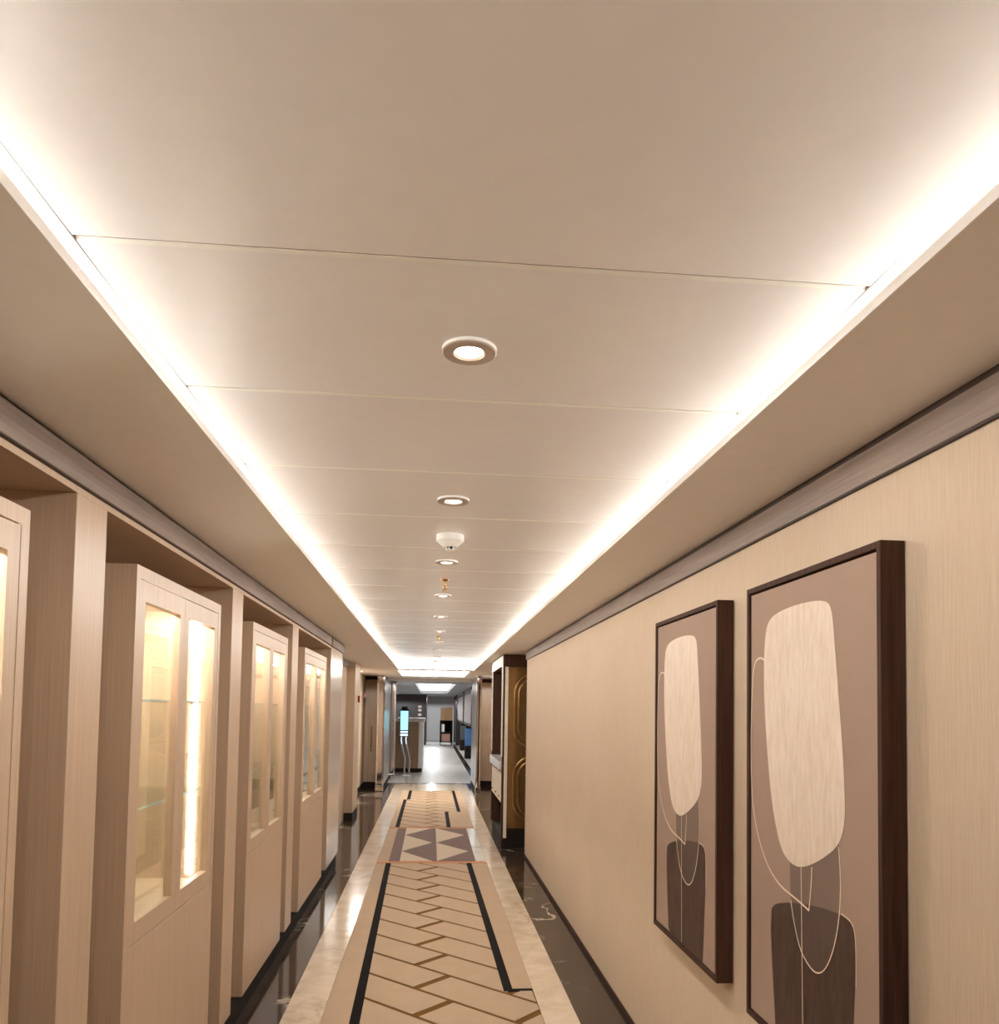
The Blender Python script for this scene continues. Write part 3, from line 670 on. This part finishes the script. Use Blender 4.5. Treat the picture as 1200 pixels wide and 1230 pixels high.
# reception desk with rounded end
def rpoly(x0, x1, y0, y1, r, n=10):
    pts = [(x0, y0)]
    for i in range(n + 1):
        a = math.radians(-90 + 90 * i / n); pts.append((x1 - r + r * math.cos(a), y0 + r + r * math.sin(a)))
    pts.append((x1, y1)); pts.append((x0, y1)); return pts
dk = tag(empty('reception_desk', (-0.7, 21.2, 0)), 'tall reception desk with brown front, white rounded end and white top', 'desk')
prism('body', [(x, y, 0.10) for x, y in rpoly(-1.6, -0.30, 20.30, 22.0, 0.02)], (0, 0, 1.18), brown_desk, dk)
prism('plinth', [(x, y, 0.003) for x, y in rpoly(-1.6, -0.21, 20.33, 22.0, 0.20)], (0, 0, 0.095), blackm, dk)
prism('end_panel', [(-0.30, 20.31, 0.10)] + [(x, y, 0.10) for x, y in rpoly(-0.30, -0.18, 20.30, 22.0, 0.115)[1:-1]] + [(-0.30, 22.0, 0.10)], (0, 0, 1.18), white_pl, dk)
prism('counter_top', [(x, y, 1.28) for x, y in rpoly(-0.86, -0.14, 20.24, 22.05, 0.20)], (0, 0, 0.09), marble_white, dk)
prism('low_top', [(x, y, 1.28) for x, y in rpoly(-1.6, -0.865, 20.24, 22.05, 0.02)], (0, 0, 0.03), brown_desk, dk)

# information stand with a blue screen on two bent legs
ks = tag(empty('information_stand', (-0.60, 19.2, 0)), 'slim information stand with glowing blue screen on two bent chrome legs', 'sign stand')
KY = 19.2
box('foot_plate', -0.66, -0.45, KY - 0.14, KY + 0.14, 0.001, 0.025, white_pl, ks, 0.006)
for x in (-0.685, -0.575):
    tube('leg', [(x - 0.005, KY, 0.98), (x - 0.012, KY, 0.86), (x + 0.004, KY, 0.74), (x + 0.045, KY, 0.55), (x + 0.07, KY, 0.45), (x + 0.085, KY, 0.36), (x + 0.075, KY, 0.2), (x + 0.075, KY, 0.024)], 0.020, chrome, ks)
    tube('leg_light', [(x - 0.008, KY - 0.020, 0.94), (x - 0.012, KY - 0.020, 0.86), (x + 0.002, KY - 0.020, 0.76)], 0.009, m_screen2, ks)
hd = box('screen_case', -0.735, -0.53, KY - 0.025, KY + 0.03, 0.93, 1.60, blackm, ks, 0.008)
box('screen', -0.722, -0.543, KY - 0.029, KY - 0.0245, 1.10, 1.555, m_screen, hd)
box('light_bar', -0.722, -0.543, KY - 0.029, KY - 0.0245, 1.03, 1.075, m_screen2, hd)
box('light_bar', -0.722, -0.543, KY - 0.029, KY - 0.0245, 0.955, 1.005, m_screen2, hd)
box('camera_head', -0.70, -0.565, KY - 0.03, KY + 0.035, 1.60, 1.66, blackm, ks, 0.01)
turned('knob', -0.64, KY, [(0, 1.66), (0.02, 1.66), (0.016, 1.70), (0, 1.705)], white_pl, ks, 16)

# service trolley with boxes
tq = tag(empty('service_trolley', (0.70, 36.0, 0)), 'black service trolley with two shelves standing far in the lobby', 'trolley')
TX0, TX1, TY0, TY1 = 0.42, 0.98, 35.6, 36.4
for x in (TX0, TX1 - 0.05):
    for y in (TY0, TY1 - 0.05):
        box('post', x, x + 0.05, y, y + 0.05, 0.14, 1.12, blackm, tq)
        bm = bmesh.new(); addtube(bm, [(x + 0.01, y + 0.025, 0.071), (x + 0.04, y + 0.025, 0.071)], 0.07, 16); finish('wheel', bm, blackm, tq, True)
for z in (0.14, 0.56, 1.08): box('shelf', TX0, TX1, TY0, TY1, z, z + 0.04, blackm, tq)
box('back_panel', TX0 + 0.05, TX1 - 0.05, TY1 - 0.03, TY1 - 0.01, 0.18, 1.08, blackm, tq)
box('side_panel', TX1 - 0.012, TX1, TY0 + 0.05, TY1 - 0.05, 0.18, 1.08, blackm, tq)
def carton(x0, x1, y0, y1, z0, z1, mat, label):
    t = tag(empty('carton', ((x0 + x1) / 2, (y0 + y1) / 2, z0)), label, 'box')
    box('body', x0, x1, y0, y1, z0, z1 - 0.004, mat, t, 0.004)
    box('tape', (x0 + x1) / 2 - 0.025, (x0 + x1) / 2 + 0.025, y0 - 0.001, y1, z1 - 0.004, z1, plain('packing_tape', (160, 126, 92), 0.3), t)
carton(0.44, 0.68, 35.65, 36.3, 1.121, 1.70, cardboard, 'tall brown cardboard box on the trolley, left of two')
carton(0.69, 0.97, 35.65, 36.3, 1.121, 1.72, cardboard, 'tall brown cardboard box on the trolley, right of two')
carton(0.49, 0.88, 35.66, 36.2, 0.181, 0.52, plain('pinkish_carton', (186, 142, 120), 0.8), 'pinkish box on the lowest trolley shelf')
carton(0.49, 0.62, 35.66, 36.2, 0.601, 0.95, white_pl, 'narrow white box on the middle trolley shelf')

# upright units along the right side of the lobby
def unit(y, x, h, topm, label):
    t = tag(empty('display_pedestal', (x, y, 0)), label, 'pedestal', 'upright units along the right lobby wall')
    box('base', x - 0.19, x + 0.19, y - 0.19, y + 0.19, 0.004, 0.42, blackm, t, 0.01)
    box('body', x - 0.18, x + 0.18, y - 0.18, y + 0.18, 0.42, h - 0.08, topm, t, 0.02)
    box('cap', x - 0.17, x + 0.17, y - 0.17, y + 0.17, h - 0.08, h, blackm, t, 0.01)
unit(26.3, 1.33, 1.08, blue_m, 'blue upright unit on black base, nearest on the right side of the lobby')
unit(31.5, 1.36, 1.05, plain('dark_green_grey', (66, 72, 72), 0.5), 'dark grey green upright unit behind the blue one')
unit(37.5, 1.36, 1.15, plain('dark_slate', (48, 50, 58), 0.5), 'dark slate upright unit farthest back beside the trolley')
